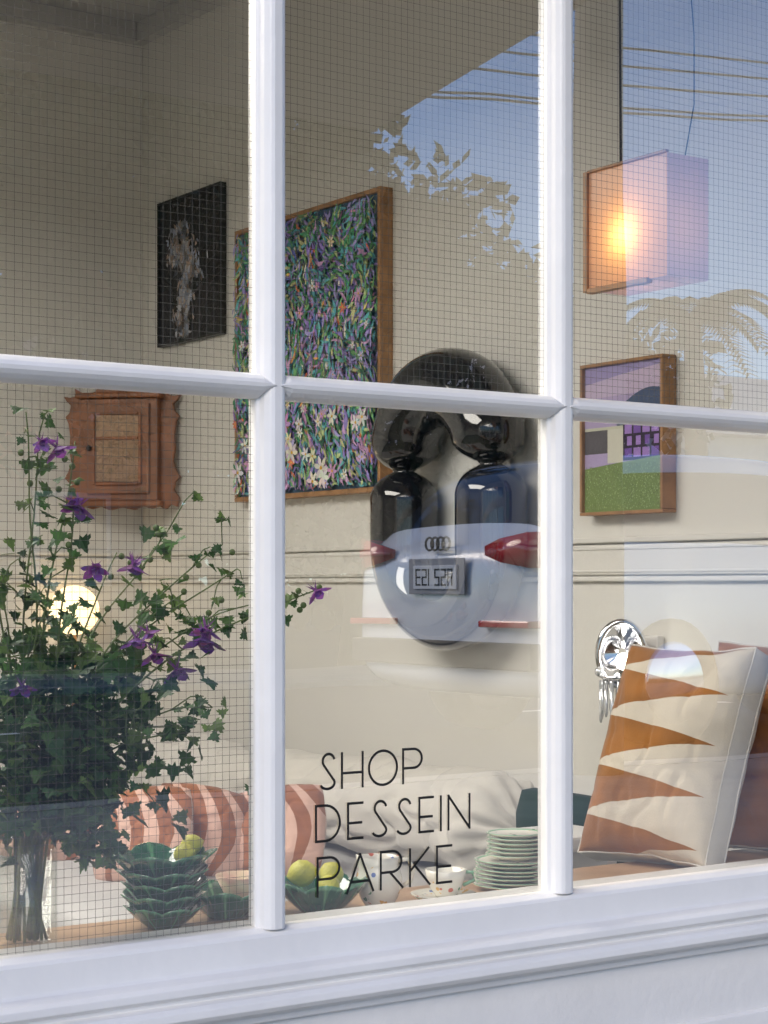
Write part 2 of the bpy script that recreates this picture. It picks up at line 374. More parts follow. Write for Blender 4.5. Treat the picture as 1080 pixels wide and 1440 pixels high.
# ------------------------------------------------------------------ pendant lantern
e=empty('box_lantern_pendant')
def paper_mat(name,tc_,bc,k):
    m=bpy.data.materials.new(name); m.use_nodes=True; nt=m.node_tree; nt.nodes.clear()
    o=nt.nodes.new('ShaderNodeOutputMaterial'); a=nt.nodes.new('ShaderNodeBsdfTranslucent'); b=nt.nodes.new('ShaderNodeBsdfPrincipled')
    a.inputs['Color'].default_value=(*tc_,1); b.inputs['Base Color'].default_value=(*bc,1); b.inputs['Roughness'].default_value=.2
    m1=nt.nodes.new('ShaderNodeMixShader'); m1.inputs[0].default_value=k
    nt.links.new(a.outputs[0],m1.inputs[1]); nt.links.new(b.outputs[0],m1.inputs[2]); nt.links.new(m1.outputs[0],o.inputs[0])
    return m
M_lil=paper_mat('lilac_acrylic',(.72,.62,.72),(.46,.44,.60),.6)
M_amb=paper_mat('peach_acrylic',(1.,.70,.44),(.66,.44,.34),.4)
lx0,lx1,ly0,ly1,lz0,lz1=2.78,2.91,.44,.71,1.50,1.775
box('shade',lx0+.004,lx1,ly0+.004,ly1-.004,lz0+.004,lz1-.002,None,e,.003,mats=[M_lil,M_amb],mi=[0,0,0,0,0,1])
fw=.011
box('edge_far',lx0-.004,lx0+.014,ly1-fw,ly1+.002,lz0,lz1,M_oak,e,.001)
box('edge_bottom',lx0-.004,lx0+.014,ly0+.06,ly1-fw-.001,lz0-.004,lz0+.008,M_oak,e,.001)
box('edge_top',lx0-.004,lx0+.006,ly0,ly1-fw-.001,lz1-.004,lz1+.002,M_oak,e,.001)
M_bulb=mat('warm_bulb',(1,.8,.5),.5,emit=(1,.58,.20),es=80)
sphere('bulb',(lx0+.045,ly0+.145,1.615),.017,M_bulb,e)
tube('cord',[(lx0+.02,ly0+.17,1.775),(lx0+.015,ly0+.17,2.4),(lx0+.01,ly0+.17,3.06)],.003,M_black,e)
tube('cord_loop',[(lx0+.1,ly0+.05,1.775),(lx0+.12,ly0+.04,1.9),(lx0+.12,ly0+.04,2.05),(lx0+.105,ly0+.05,2.3),(lx0+.1,ly0+.05,3.06)],.0015,M_black,e)

# ------------------------------------------------------------------ wall sconce
e=empty('crystal_wall_sconce')
M_crys=mat('crystal',(.80,.82,.84),.06,metal=.55,spec=1.)
box('backplate',3.375,3.4,1.105,1.175,.525,.70,M_frame,e,.004)
sc=Vector((3.28,1.14,.635))
tube('arm',[(3.38,1.13,.60),(3.33,1.135,.58),(3.29,1.14,.59)],.008,M_chrome,e)
ax=Vector((.82,-.57,0))
tube('hoop',[sc+ax*(.062*math.cos(a))+Vector((0,0,.018+.085*math.sin(a))) for a in [math.pi*2*i/36 for i in range(36)]],.0085,M_chrome,e,n=10,closed=True)
tube('hoop_inner',[sc+Vector((.03,.03,.02))+ax*(.044*math.cos(a))+Vector((0,0,.066*math.sin(a))) for a in [math.pi*2*i/36 for i in range(36)]],.006,M_chrome,e,n=10,closed=True)
# curved reflector between the hoops
rv=[];rf=[]
for i in range(7):
    for k in range(37):
        a=2*math.pi*k/36; t=i/6; p=sc+ax*((.062*(1-t)+.012*t)*math.cos(a))+Vector((.035*t,.035*t,.018+(.085*(1-t)+.014*t)*math.sin(a))); rv.append(p)
for i in range(6):
    for k in range(36): rf.append((i*37+k,i*37+k+1,(i+1)*37+k+1,(i+1)*37+k))
mesh('reflector',rv,rf,M_chrome,e,True)
lathe('dish',[(.001,0),(.03,.002),(.058,.010),(.064,.016),(.056,.013),(.028,.006),(.001,.004)],(sc.x,sc.y,sc.z-.055),M_chrome,e,n=28)
M_lamp=mat('lamp_bulb',(1,1,1),.4,emit=(1,.95,.85),es=22)
sphere('bulb',sc+Vector((-.025,-.035,.0)),.022,M_lamp,e)
for k,(dx,dy,dz,rr_) in enumerate(((.015,-.055,-.025,.013),(-.055,.025,-.028,.013),(-.035,-.02,-.040,.011))):
    sphere('glass_ball_%d'%k,sc+Vector((dx,dy,dz)),rr_,M_crys,e,n=14)
for i in range(18):
    a=2*math.pi*i/18; p=sc+Vector((.054*math.cos(a),.054*math.sin(a),-.052)); l=.085+.026*((i*5)%4)/3
    tube('rod_%d'%i,[p,p+Vector((0,0,-l*.9)),p+Vector((0,0,-l))],[.0052,.0052,.0025],M_crys,e,n=8)
for i in range(4):
    a=2*math.pi*i/4+.3; p=sc+Vector((.015*math.cos(a)+.02,.015*math.sin(a),-.052)); tube('long_rod_%d'%i,[p,p+Vector((0,0,-.16))],.0055,M_crys,e,n=8)

# ------------------------------------------------------------------ table
tb=empty('display_table')
box('top',.2,3.34,.075,.31,.235,.27,M_table,tb,.003)
for i,x in enumerate((.3,1.7,3.2)): box('leg_%d'%i,x,x+.05,.22,.27,-.4,.234,M_table,tb)
box('window_board',-.25,3.26,.0605,.0745,.255,.29,M_frame,win,.002)

# ------------------------------------------------------------------ leaf bowls
def leaf_mat():
    m=mat('green_majolica',(.02,.13,.06),.12,spec=.7,coat=.8); nt=m.node_tree; b=nt.nodes['Principled BSDF']
    a=nt.nodes.new('ShaderNodeAttribute'); a.attribute_name='vein'
    r=nt.nodes.new('ShaderNodeValToRGB'); e0,e1=r.color_ramp.elements
    e0.color=(.010,.10,.05,1); e1.color=(.18,.46,.22,1); e0.position=.4; e1.position=1.
    nt.links.new(a.outputs['Fac'],r.inputs['Fac']); nt.links.new(r.outputs['Color'],b.inputs['Base Color'])
    return m
M_leafb=leaf_mat()
def leaf_bowl(name,c,rad,h,rot,parent=None):
    n=168; prof=[(.0,.0,0),(.35,.0,0),(.42,.03,0),(.46,.10,.1),(.60,.28,.3),(.76,.52,.6),(.90,.80,.85),(1.0,1.,1.)]
    inner=[(.97,1.0,1.),(.86,.82,.8),(.72,.56,.55),(.55,.32,.3),(.38,.14,.1),(.0,.10,0)]
    v=[];f=[];vn=[]
    allp=[(r,z,w) for r,z,w in prof]+[(r,z,w) for r,z,w in inner]
    for (r,z,w) in allp:
        for k in range(n):
            a=2*math.pi*k/n
            lob=abs(math.cos(a*3.5+rot)); lobe=(lob**.5-.65)*.18*w
            ph=(a*3.5+rot)/math.pi; ph=abs((ph%1)-.0 if (ph%1)<.5 else 1-(ph%1))
            vein=max(0,1-ph*14)+ .55*max(0,math.cos((ph*5-w*1.6)*6.28))**6
            rr=rad*(r*(1+lobe)+.018*vein*w+.008*math.cos(a*21)*w); zz=h*(z+.24*w*(lob**.7-.55)+.03*vein*w)
            v.append((c[0]+rr*math.cos(a+rot),c[1]+rr*math.sin(a+rot),c[2]+zz)); vn.append(min(1,.25+.7*vein+(0.5 if r>.98 else 0)))
    P=len(allp)
    for i in range(P-1):
        for k in range(n): f.append((i*n+k,i*n+(k+1)%n,(i+1)*n+(k+1)%n,(i+1)*n+k))
    o=mesh(name,v,f,M_leafb,parent,True)
    at=o.data.attributes.new('vein','FLOAT','POINT'); at.data.foreach_set('value',vn)
    return o
st=empty('leaf_bowl_stack')
zz=.270
for i in range(5):
    leaf_bowl('bowl_%d'%i,(1.43+R.uniform(-.005,.005),.20,zz),.064+.0035*i+(.008 if i==4 else 0),.036+(.008 if i==4 else 0),R.uniform(0,6),st); zz+=.020
leaf_bowl('leaf_bowl',(1.562,.225,.270),.073,.048,.8)
leaf_bowl('leaf_bowl.001',(1.722,.18,.270),.080,.052,2.2)
M_lemon=mat('lemon_skin',(.70,.66,.08),.4,var=.3,vscale=30,bump=.3,bscale=250)
def lemon(c,r,ang,name):
    prof=[(.0005,-1.25),(.12,-1.2),(.25,-1.08),(.55,-.85),(.85,-.5),(1.,0),(.85,.5),(.55,.85),(.25,1.08),(.1,1.2),(.0005,1.22)]
    o=lathe(name,[(a*r,b*r) for a,b in prof],(0,0,0),M_lemon,None,n=20); o.location=c; o.rotation_euler=(math.radians(75),0,ang); return o
lemon((1.455,.175,.392),.018,.4,'lemon'); lemon((1.490,.215,.400),.018,1.4,'lemon.001')
lemon((1.698,.200,.336),.024,.6,'lemon.002'); lemon((1.748,.185,.332),.022,2.,'lemon.003'); lemon((1.72,.15,.318),.020,2.9,'lemon.004')

# ------------------------------------------------------------------ crockery
def china_mat(name,base=(.80,.77,.67)):
    m=mat(name,base,.18,coat=.5); nt=m.node_tree; b=nt.nodes['Principled BSDF']
    tc=nt.nodes.new('ShaderNodeTexCoord'); vo=nt.nodes.new('ShaderNodeTexVoronoi'); vo.inputs['Scale'].default_value=75
    nt.links.new(tc.outputs['Object'],vo.inputs['Vector'])
    r=nt.nodes.new('ShaderNodeValToRGB'); r.color_ramp.interpolation='CONSTANT'
    els=r.color_ramp.elements; els[0].position=0; els[0].color=(.62,.12,.06,1); els[1].position=.3; els[1].color=(.08,.25,.09,1)
    for p,cc in ((.5,(.75,.42,.08,1)),(.7,(.10,.17,.45,1)),(.85,(.15,.4,.18,1))):
        x=els.new(p); x.color=cc
    nt.links.new(vo.outputs['Color'],r.inputs['Fac'])
    lt=nt.nodes.new('ShaderNodeMath'); lt.operation='LESS_THAN'; lt.inputs[1].default_value=.36; nt.links.new(vo.outputs['Distance'],lt.inputs[0])
    nz=nt.nodes.new('ShaderNodeTexNoise'); nz.inputs['Scale'].default_value=20; nt.links.new(tc.outputs['Object'],nz.inputs['Vector'])
    g=nt.nodes.new('ShaderNodeMath'); g.operation='GREATER_THAN'; g.inputs[1].default_value=.52; nt.links.new(nz.outputs['Fac'],g.inputs[0])
    ml=nt.nodes.new('ShaderNodeMath'); ml.operation='MULTIPLY'; nt.links.new(lt.outputs[0],ml.inputs[0]); nt.links.new(g.outputs[0],ml.inputs[1])
    mx=nt.nodes.new('ShaderNodeMixRGB'); mx.inputs[1].default_value=(*base,1); nt.links.new(ml.outputs[0],mx.inputs[0]); nt.links.new(r.outputs['Color'],mx.inputs[2])
    nt.links.new(mx.outputs[0],b.inputs['Base Color'])
    return m
M_china=china_mat('floral_china'); M_cream=mat('cream_china',(.76,.72,.60),.18,coat=.5); M_rim=mat('green_rim_glaze',(.22,.46,.28),.2,coat=.5)
j=empty('floral_milk_jug')
jc=(1.838,.17,.27)
def spout(r,z,a,i):
    d=math.exp(-((a-math.pi*.97)/.3)**2)
    return (r*(1+(.28*d if z>.07 else 0)),z+(.006*d if z>.07 else 0))
lathe('body',[(.001,0),(.024,0),(.026,.004),(.033,.015),(.040,.035),(.041,.05),(.037,.065),(.033,.075),(.036,.088),(.033,.087),(.030,.075),(.034,.06),(.036,.04),(.001,.01)],jc,M_china,j,fn=spout)
tube('handle',[(jc[0]+.034,jc[1]-.01,jc[2]+.078),(jc[0]+.052,jc[1]-.015,jc[2]+.080),(jc[0]+.062,jc[1]-.018,jc[2]+.062),(jc[0]+.056,jc[1]-.017,jc[2]+.042),(jc[0]+.038,jc[1]-.01,jc[2]+.03)],.004,M_cream,j,n=10)
cp=empty('teacup_and_saucer')
cc=(1.965,.15,.27)
lathe('saucer',[(.001,.002),(.03,.002),(.034,.0),(.05,.006),(.060,.013),(.058,.014),(.045,.009),(.001,.006)],cc,M_china,cp)
lathe('cup',[(.001,.008),(.018,.008),(.02,.012),(.028,.022),(.034,.04),(.037,.056),(.035,.056),(.031,.038),(.024,.02),(.001,.016)],(cc[0]+.004,cc[1],cc[2]),M_china,cp)
tube('handle',[(cc[0]+.036,cc[1]-.01,cc[2]+.05),(cc[0]+.052,cc[1]-.016,cc[2]+.048),(cc[0]+.055,cc[1]-.017,cc[2]+.034),(cc[0]+.035,cc[1]-.01,cc[2]+.026)],.0032,M_rim,cp,n=8)
ps=empty('stack_of_plates')
z=.27
def plate(nm,r,z,dx,dy):
    lathe(nm,[(.001,.002),(r*.55,.001),(r*.6,.003),(r*.9,.008),(r*.985,.0108),(r,.0118),(r*.985,.0128),(r*.94,.0116),(r*.88,.010),(r*.62,.006),(.001,.005)],(2.148+dx,.18+dy,z),None,ps,n=48,mats=[M_china,M_rim,M_cream],mfun=lambda i:1 if i in (5,7) else (2 if i<5 else 0))
for i in range(7): plate('plate_%d'%i,.076-.0007*i,z,R.uniform(-.003,.003),R.uniform(-.003,.003)); z+=.0074
z+=.002
for i in range(6): plate('small_plate_%d'%i,.055,z,R.uniform(-.003,.003)+.004,R.uniform(-.003,.003)); z+=.0078
M_pinks=mat('pink_stripe_glaze',(.75,.42,.35),.3,var=.4,vscale=40,dark=(.7,.62,.4))
lathe('striped_dish',[(.001,0),(.02,0),(.03,.02),(.05,.06),(.048,.06),(.028,.022),(.001,.006)],(1.62,.265,.272),M_pinks,None)

# ------------------------------------------------------------------ cushions
def stripe_mat(name,kind,c1,c2,rough=.8):
    m=mat(name,c1,rough,sheen=.3,bump=.12,bscale=220); nt=m.node_tree; b=nt.nodes['Principled BSDF']
    uv=nt.nodes.new('ShaderNodeUVMap'); sp=nt.nodes.new('ShaderNodeSeparateXYZ'); nt.links.new(uv.outputs[0],sp.inputs[0])
    def mth(op,a,bb=None,c=None):
        n=nt.nodes.new('ShaderNodeMath'); n.operation=op
        for k,x in enumerate((a,bb,c)):
            if x is None: continue
            if isinstance(x,(int,float)): n.inputs[k].default_value=x
            else: nt.links.new(x,n.inputs[k])
        return n.outputs[0]
    u,v=sp.outputs[0],sp.outputs[1]
    if kind=='spike':
        vv=mth('FRACT',mth('ADD',mth('MULTIPLY',v,4.3),.25)); tri=mth('MULTIPLY',mth('ABSOLUTE',mth('SUBTRACT',vv,.5)),2.)
        fac=mth('LESS_THAN',tri,mth('MULTIPLY',mth('SUBTRACT',.95,u),1.02))
    elif kind=='spike2':
        vv=mth('FRACT',mth('MULTIPLY',v,2.2)); tri=mth('MULTIPLY',mth('ABSOLUTE',mth('SUBTRACT',vv,.5)),2.)
        fac=mth('GREATER_THAN',tri,mth('MULTIPLY',mth('SUBTRACT',.25,u),2.))
    else:
        uu=mth('ADD',u,mth('MULTIPLY',mth('POWER',mth('SUBTRACT',v,.35),2.),.8))
        fac=mth('LESS_THAN',mth('FRACT',mth('MULTIPLY',uu,3.8)),mth('ADD',.30,mth('MULTIPLY',v,.4)))
    n=nt.nodes.new('ShaderNodeTexNoise'); n.inputs['Scale'].default_value=11; tc=nt.nodes.new('ShaderNodeTexCoord'); nt.links.new(tc.outputs['Object'],n.inputs['Vector'])
    rp=nt.nodes.new('ShaderNodeMapRange'); rp.inputs[1].default_value=.3; rp.inputs[2].default_value=.7; rp.inputs[3].default_value=.62; rp.inputs[4].default_value=1.1; nt.links.new(n.outputs['Fac'],rp.inputs[0])
    mx=nt.nodes.new('ShaderNodeMixRGB'); mx.inputs[1].default_value=(*c1,1); mx.inputs[2].default_value=(*c2,1); nt.links.new(fac,mx.inputs[0])
    m2=nt.nodes.new('ShaderNodeMixRGB'); m2.blend_type='MULTIPLY'; nt.links.new(mx.outputs[0],m2.inputs[1]); nt.links.new(rp.outputs[0],m2.inputs[2])
    fr=nt.nodes.new('ShaderNodeMath'); fr.operation='MULTIPLY_ADD'; fr.inputs[1].default_value=.6; fr.inputs[2].default_value=.35; nt.links.new(fac,fr.inputs[0]); nt.links.new(fr.outputs[0],m2.inputs[0])
    nt.links.new(m2.outputs[0],b.inputs['Base Color']); return m
M_spike=stripe_mat('spike_velvet','spike',(.66,.59,.48),(.34,.125,.010))
M_spike2=stripe_mat('spike_velvet_2','spike2',(.66,.59,.48),(.36,.125,.012))
M_creamcloth=mat('cream_cloth',(.64,.61,.55),.85,var=.08,vscale=10,bump=.3,bscale=18,sheen=.3)
M_peach=stripe_mat('peach_stripe','arc',(.66,.42,.33),(.34,.12,.045))
def pillow(name,C,U,V,w,h,t,m,gusset=None,seed=0,parent=None,round_=0.,pinch=.05):
    U=Vector(U).normalized(); V=Vector(V).normalized(); N=U.cross(V).normalized(); C=Vector(C); n=56
    v=[];f=[];uvs=[];mi=[]
    def P(i,j,s,g):
        u=-1+2*i/n; q=-1+2*j/n
        prof=((1-abs(u)**2.6)*(1-abs(q)**2.8))
        prof=max(0,prof)**.55
        x=u*(1-pinch*(1-q*q)*abs(u)**2); y=q*(1-pinch*(1-u*u)*abs(q)**2)
        x+=.014*noise.noise(Vector((q*3,seed,1)))*abs(u); y+=.014*noise.noise(Vector((u*3,seed,5)))*abs(q)
        if round_:
            xx=x*math.sqrt(1-.5*y*y*round_); yy=y*math.sqrt(1-.5*x*x*round_); x,y=xx,yy
        nz=noise.noise(Vector((u*1.4+seed,q*1.4,seed)))*.20+noise.noise(Vector((u*3.5+seed,q*4,s)))*.06
        fold=abs(noise.noise(Vector((u*1.7+q*1.1+seed,q*2.0-u,seed*2))))
        nz-=.09*max(0,.13-fold)/.13
        edge=max(abs(u),abs(q))
        ang=math.atan2(q,u)
        cr=.12*math.sin(ang*15+seed+3*noise.noise(Vector((ang,seed,0))))*max(0,edge-.55)*prof*2
        d=s*(g+ (t/2-g)*prof*(1+nz+cr))
        return C+U*(x*w/2)+V*(y*h/2)+N*d
    g=gusset or .0015
    for s in (1,-1):
        b=len(v)
        for j in range(n+1):
            for i in range(n+1): v.append(P(i,j,s,g))
        for j in range(n):
            for i in range(n):
                a=b+j*(n+1)+i; q=(a,a+1,a+n+2,a+n+1)
                uq=[(i/n,j/n),((i+1)/n,j/n),((i+1)/n,(j+1)/n),(i/n,(j+1)/n)]
                if s<0: q=q[::-1]; uq=uq[::-1]
                f.append(q); uvs+=uq; mi.append(0)
    per=[j_ for j_ in range(n)]+[ (k+1)*(n+1)-1 for k in range(n)]+[(n+1)*(n+1)-1-k for k in range(n)]+[(n-k)*(n+1) for k in range(n)]
    off=(n+1)*(n+1); L_=len(per)
    for k in range(L_):
        a,b_=per[k],per[(k+1)%L_]; f.append((a,a+off,b_+off,b_)); uvs+=[(.99,.02)]*4; mi.append(1)
    o=mesh(name,v,f,None,parent,True,mats=[m,M_creamcloth],mi=mi)
    l=o.data.uv_layers.new(name='UVMap'); l.data.foreach_set('uv',[x for p in uvs for x in p])
    if gusset:
        for s,nm in ((1,'piping_front'),(-1,'piping_back')):
            tube(nm,[v[k+(0 if s>0 else off)] for k in per],.0022,M_creamcloth,o,n=6,closed=True)
    return o
UV_=Vector((.2,-.98,0)).normalized(); VV_=Vector((.36,.05,.93)).normalized()
pillow('spike_cushion',Vector((2.53,.25,.272))+VV_*.228+Vector((.02,0,0)),UV_,VV_,.31,.455,.20,M_spike,gusset=.032,seed=3)
VV2=Vector((.20,.05,.95)).normalized()
pillow('spike_cushion.001',Vector((2.86,.205,.272))+VV2*.222,UV_,VV2,.36,.445,.19,M_spike2,gusset=.02,seed=8)
pillow('spike_cushion.002',Vector((3.09,.235,.272))+VV2*.225,UV_,VV2,.36,.45,.14,M_spike,gusset=.02,seed=5)
def facing(yaw,lean):
    a=math.radians(yaw); U=Vector((math.cos(a),math.sin(a),0)); back=Vector((-math.sin(a),math.cos(a),0)); V=(Vector((0,0,1))*math.cos(lean)+back*math.sin(lean)); return U,V
for i,(x,y,yaw,s,le,ro) in enumerate(((2.34,2.04,-62,.30,.45,.55),(2.52,2.06,-40,.29,.42,.5),(2.70,1.93,-55,.29,.45,.45),(2.30,2.55,-25,.29,.35,.3))):
    U,V=facing(yaw,le); U,V=(U*math.cos(.16*(-1)**i)+V*math.sin(.16*(-1)**i)),(V*math.cos(.16*(-1)**i)-U*math.sin(.16*(-1)**i))
    pillow('peach_striped_cushion'+('' if i==0 else '.%03d'%i),Vector((x,y,.02+s*.43)),U,V,s*1.05,s*.95,.14,M_peach,seed=i*3+1,round_=ro,pinch=.03)

# ------------------------------------------------------------------ daybed
db=empty('daybed_sofa')
def blob_box(name,x0,x1,y0,y1,z0,z1,m,parent,seed=0,amp=.012,r=.06):
    n1=24; v=[];f=[]
    cx,cyy,cz=(x0+x1)/2,(y0+y1)/2,(z0+z1)/2; hx,hy,hz=(x1-x0)/2,(y1-y0)/2,(z1-z0)/2
    idx={}
    def add(p):
        k=tuple(round(q,4) for q in p)
        if k not in idx:
            idx[k]=len(v); q=Vector((p[0]*hx,p[1]*hy,p[2]*hz))
            inn=Vector((max(-(hx-r),min(hx-r,q.x)),max(-(hy-r),min(hy-r,q.y)),max(-(hz-min(r,hz*.95)),min(hz-min(r,hz*.95),q.z))))
            d=q-inn
            if d.length>0: d=d.normalized()*min(r,hz*.95)
            w=inn+d; nz=noise.noise(w*5+Vector((seed,0,0)))*amp+noise.noise(w*14+Vector((seed,9,0)))*amp*.4
            w+=w.normalized()*nz; v.append((cx+w.x,cyy+w.y,cz+w.z))
        return idx[k]
    for ax_ in range(3):
        for s in (-1,1):
            for i in range(n1):
                for j_ in range(n1):
                    qd=[]
                    for (a,b) in ((i,j_),(i+1,j_),(i+1,j_+1),(i,j_+1)):
                        p=[0,0,0]; p[ax_]=s; p[(ax_+1)%3]=-1+2*a/n1; p[(ax_+2)%3]=-1+2*b/n1; qd.append(add(p))
                    f.append(qd if s>0 else qd[::-1])
    return mesh(name,v,f,m,parent,True)
M_linen=mat('linen_upholstery',(.48,.47,.46),.9,var=.08,vscale=8,bump=.2,bscale=200)
blob_box('seat_mattress',1.95,3.35,1.32,3.87,-.14,.03,M_linen,db,1,.01,.05)
box('base',2.0,3.35,1.40,3.84,-.38,-.139,M_linen,db,.02)
pts=[];rad=[]
N=160
for i in range(N+1):
    t=i/N; y=1.33+2.5*t; pts.append((3.10+.02*math.sin(t*7),y,.165+.012*math.sin(t*9)+.02*t))
    rad.append(.14*min(1,(max(.0,min(t,1-t))/.04+.02))**.45*(1+.06*math.sin(t*31)+.05*noise.noise(Vector((t*12,0,0)))))
o=tube('feather_bolster',pts,rad,M_creamcloth,db,n=80)
for vtx in o.data.vertices:
    p=vtx.co; k=noise.noise(Vector((p.x*6,p.y*4,p.z*6)))*.022+noise.noise(Vector((p.x*16,p.y*7,p.z*16)))*.010
    fold=abs(noise.noise(Vector((p.x*9+p.y*3,p.y*5,p.z*9))))
    k-=.022*max(0,.12-fold)/.12
    d=Vector((p.x-3.10,0,p.z-.17))
    if d.length>.001: p+=d.normalized()*k
    t=max(0,1-(p.y-1.33)/.22)
    if d.length>.001: p+=d.normalized()*math.sin(math.atan2(d.z,d.x)*15)*.010*t
M_green=mat('green_velvet',(.008,.034,.015),.85,spec=.15,sheen=.03,var=.3,vscale=12)
ch=empty('green_velvet_chair')
sh=[(3.08+.24*math.cos(a),.93+.24*math.sin(a)) for a in [math.radians(60+240*i/16) for i in range(17)]]
v=[];f=[]
for k,(r,zz_) in enumerate(((1.,-.05),(1.05,.12),(1.06,.28),(1.0,.335),(.88,.34),(.82,.28),(.80,.0))):
    for i,(x,y) in enumerate(sh):
        dip=.0 if zz_<.2 else -.16*abs((i-8)/8)**2.5
        v.append((3.08+(x-3.08)*r,.93+(y-.93)*r,zz_+dip))
n=len(sh)
for k in range(6):
    for i in range(n-1): f.append((k*n+i,k*n+i+1,(k+1)*n+i+1,(k+1)*n+i))
mesh('curved_back',v,f,M_green,ch,True)
blob_box('seat',2.86,3.30,.72,1.14,-.08,.06,M_green,ch,3,.004,.04)
for i,(x,y) in enumerate(((2.92,.78),(3.24,.78),(2.92,1.08),(3.24,1.08))): tube('leg_%d'%i,[(x,y,-.07),(x,y,-.4)],.015,M_oak,ch)
stl=empty('white_stool'); box('seat',2.58,2.80,.60,.80,.245,.28,M_frame,stl,.008); box('side_a',2.59,2.62,.61,.79,-.4,.244,M_frame,stl,.004); box('side_b',2.76,2.79,.61,.79,-.4,.244,M_frame,stl,.004)
gl=empty('globe_floor_lamp')
M_globe=mat('opal_globe',(.8,.75,.65),.4,emit=(1,.70,.36),es=3.2)
sphere('globe',(3.05,3.985,.74),.095,M_globe,gl,n=28)
tube('stand',[(3.05,3.985,.65),(3.05,3.985,-.39)],.010,M_oak,gl); lathe('foot',[(.001,0),(.08,0),(.08,.012),(.001,.016)],(3.05,3.985,-.399),M_oak,gl)

# ------------------------------------------------------------------ added fill-light panel, kept out of view, to brighten the interior
M_panel=mat('fill_panel_glow',(1,1,1),.5,emit=(1,.94,.86),es=14.5)
cl=empty('added_fill_panel'); box('fill_emitter',-.1,1.5,.6,2.9,2.30,2.315,M_panel,cl); box('fill_top_shield',-.12,1.52,.58,2.92,2.316,2.36,M_frame,cl)  # invented emitter; its cover keeps the added light off the upper walls
for i,(x,y) in enumerate(((0,.8),(1.4,.8),(0,2.7),(1.4,2.7))): tube('cable_%d'%i,[(x,y,2.36),(x,y,3.06)],.003,M_black,cl)

# ------------------------------------------------------------------ plant in vase
pv=empty('columbine_plant_in_vase')
lathe('vase',[(.001,.0),(.046,.0),(.048,.004),(.047,.19),(.045,.19),(.045,.008),(.001,.007)],(1.185,.19,.272),M_clear,pv,n=40)
G1=attr_mat('foliage',.5,trans=.3)
M_stem=mat('stem',(.11,.17,.06),.6); M_petal=attr_mat('petals',.5,trans=.35)
tips=[(1.17,.16,1.10),(1.21,.2,1.07),(1.262,.18,1.06),(1.25,.16,.955),(1.345,.2,.885),(1.45,.22,.925),(1.54,.2,.90),(1.592,.19,.80),(1.69,.14,.825),(1.51,.18,.63),(1.44,.14,.60),(1.10,.22,1.0),(1.05,.18,.9),(1.12,.16,.85),(1.30,.25,.78),(1.20,.15,.80),(1.40,.24,.72),(1.35,.12,.64),(1.02,.2,.75),(1.28,.12,.44),(1.34,.16,.52),(1.08,.15,.55),(1.47,.2,.82),(1.58,.22,.86)]
leaves_v=[];leaves_f=[];lc=[]
def leaf(p,s):
    a=R.uniform(0,2*math.pi); el=R.uniform(-1.2,.4)
    D_=Vector((math.cos(a)*math.cos(el),math.sin(a)*math.cos(el)*.8,math.sin(el))).normalized()
    S=D_.cross(Vector((R.uniform(-.8,.8),R.uniform(-1.2,.2),1))).normalized(); Nn_=S.cross(D_)
    out=[(0,0),(.12,.25),(.42,.16),(.40,.33),(.62,.28),(.55,.5),(.38,.55),(.34,.75),(.18,.78),(.12,1.),(0,1.12)]
    pts=out+[(-x,y) for x,y in out[::-1][1:-1]]
    b=len(leaves_v); cup=R.uniform(-.25,.35)
    for x,y in pts: leaves_v.append(p+(S*x+D_*y+Nn_*(cup*abs(x)-.25*y*y))*s)
    h=len(out)
    leaves_f.append(tuple(range(b,b+h))); leaves_f.append((b,)+tuple(range(b+h-1,b+len(pts))))
    k=R.uniform(.6,1.6); base=R.choice([(.055,.13,.045),(.08,.17,.055),(.045,.11,.05),(.12,.20,.06)])
    lc.extend([tuple(x*k for x in base),tuple(x*k*.85 for x in base)])
v0=Vector((1.185,.19,.30))
stems=[]
for ti,tp in enumerate(tips):
    T=Vector(tp); neck=Vector((1.185+R.uniform(-.03,.03),.19+R.uniform(-.03,.03),.46))
    pts=[]
    low=v0+Vector((R.uniform(-.03,.03),R.uniform(-.03,.03),-.02))
    mid=neck.lerp(T,.5)+Vector((-.25*(T.x-neck.x),0,.14*abs(T.x-neck.x)+.02))
    for k in range(6): pts.append(low.lerp(neck,k/6))
    for k in range(19):
        t=k/18; q=neck.lerp(mid,t).lerp(mid.lerp(T,t),t); q=q+Vector((noise.noise(Vector((ti,t*3,0))),noise.noise(Vector((ti,t*3,5))),noise.noise(Vector((ti,t*3,9)))))*.018*t; pts.append(q)
    tube('stem_%d'%ti,pts,[.0028*(1-.6*i/len(pts)) for i in range(len(pts))],M_stem,pv,n=5)
    stems.append(pts)
    for k in range(9,25):
        t=(k-6)/18; p=pts[k]
        if t>.45 and R.random()<.25: continue
        for _ in range(R.choice([1,1,2,3]) if p.z>.72 else R.choice([2,3,4])):
            off=Vector((R.gauss(0,1),R.gauss(0,.8),R.gauss(-.3,.8)))*(.020 if t>.5 else .035); q=p+off
            leaf(q,R.uniform(.016,.031) if t>.55 else R.uniform(.018,.036))
        if R.random()<.5:
            o1=Vector((R.gauss(0,1),R.gauss(0,.6),R.gauss(.2,.8)))*.03
            tube('twig_%d_%d'%(ti,k),[p,p+o1*.6+Vector((0,0,.006)),p+o1+Vector((0,0,-.004))],[.0013,.0011,.0009],M_stem,pv,n=4)
            for _ in range(3): leaf(p+o1+Vector((R.gauss(0,.006),R.gauss(0,.006),R.gauss(-.004,.006))),R.uniform(.012,.022))
for i in range(1250):
    p=Vector((R.gauss(1.20,.10),R.gauss(.2,.05),R.gauss(.60,.085)))
    if p.y<.03 or p.z<.42: continue
    if noise.noise(p*13)<-.02: continue
    leaf(p,R.uniform(.018,.038))
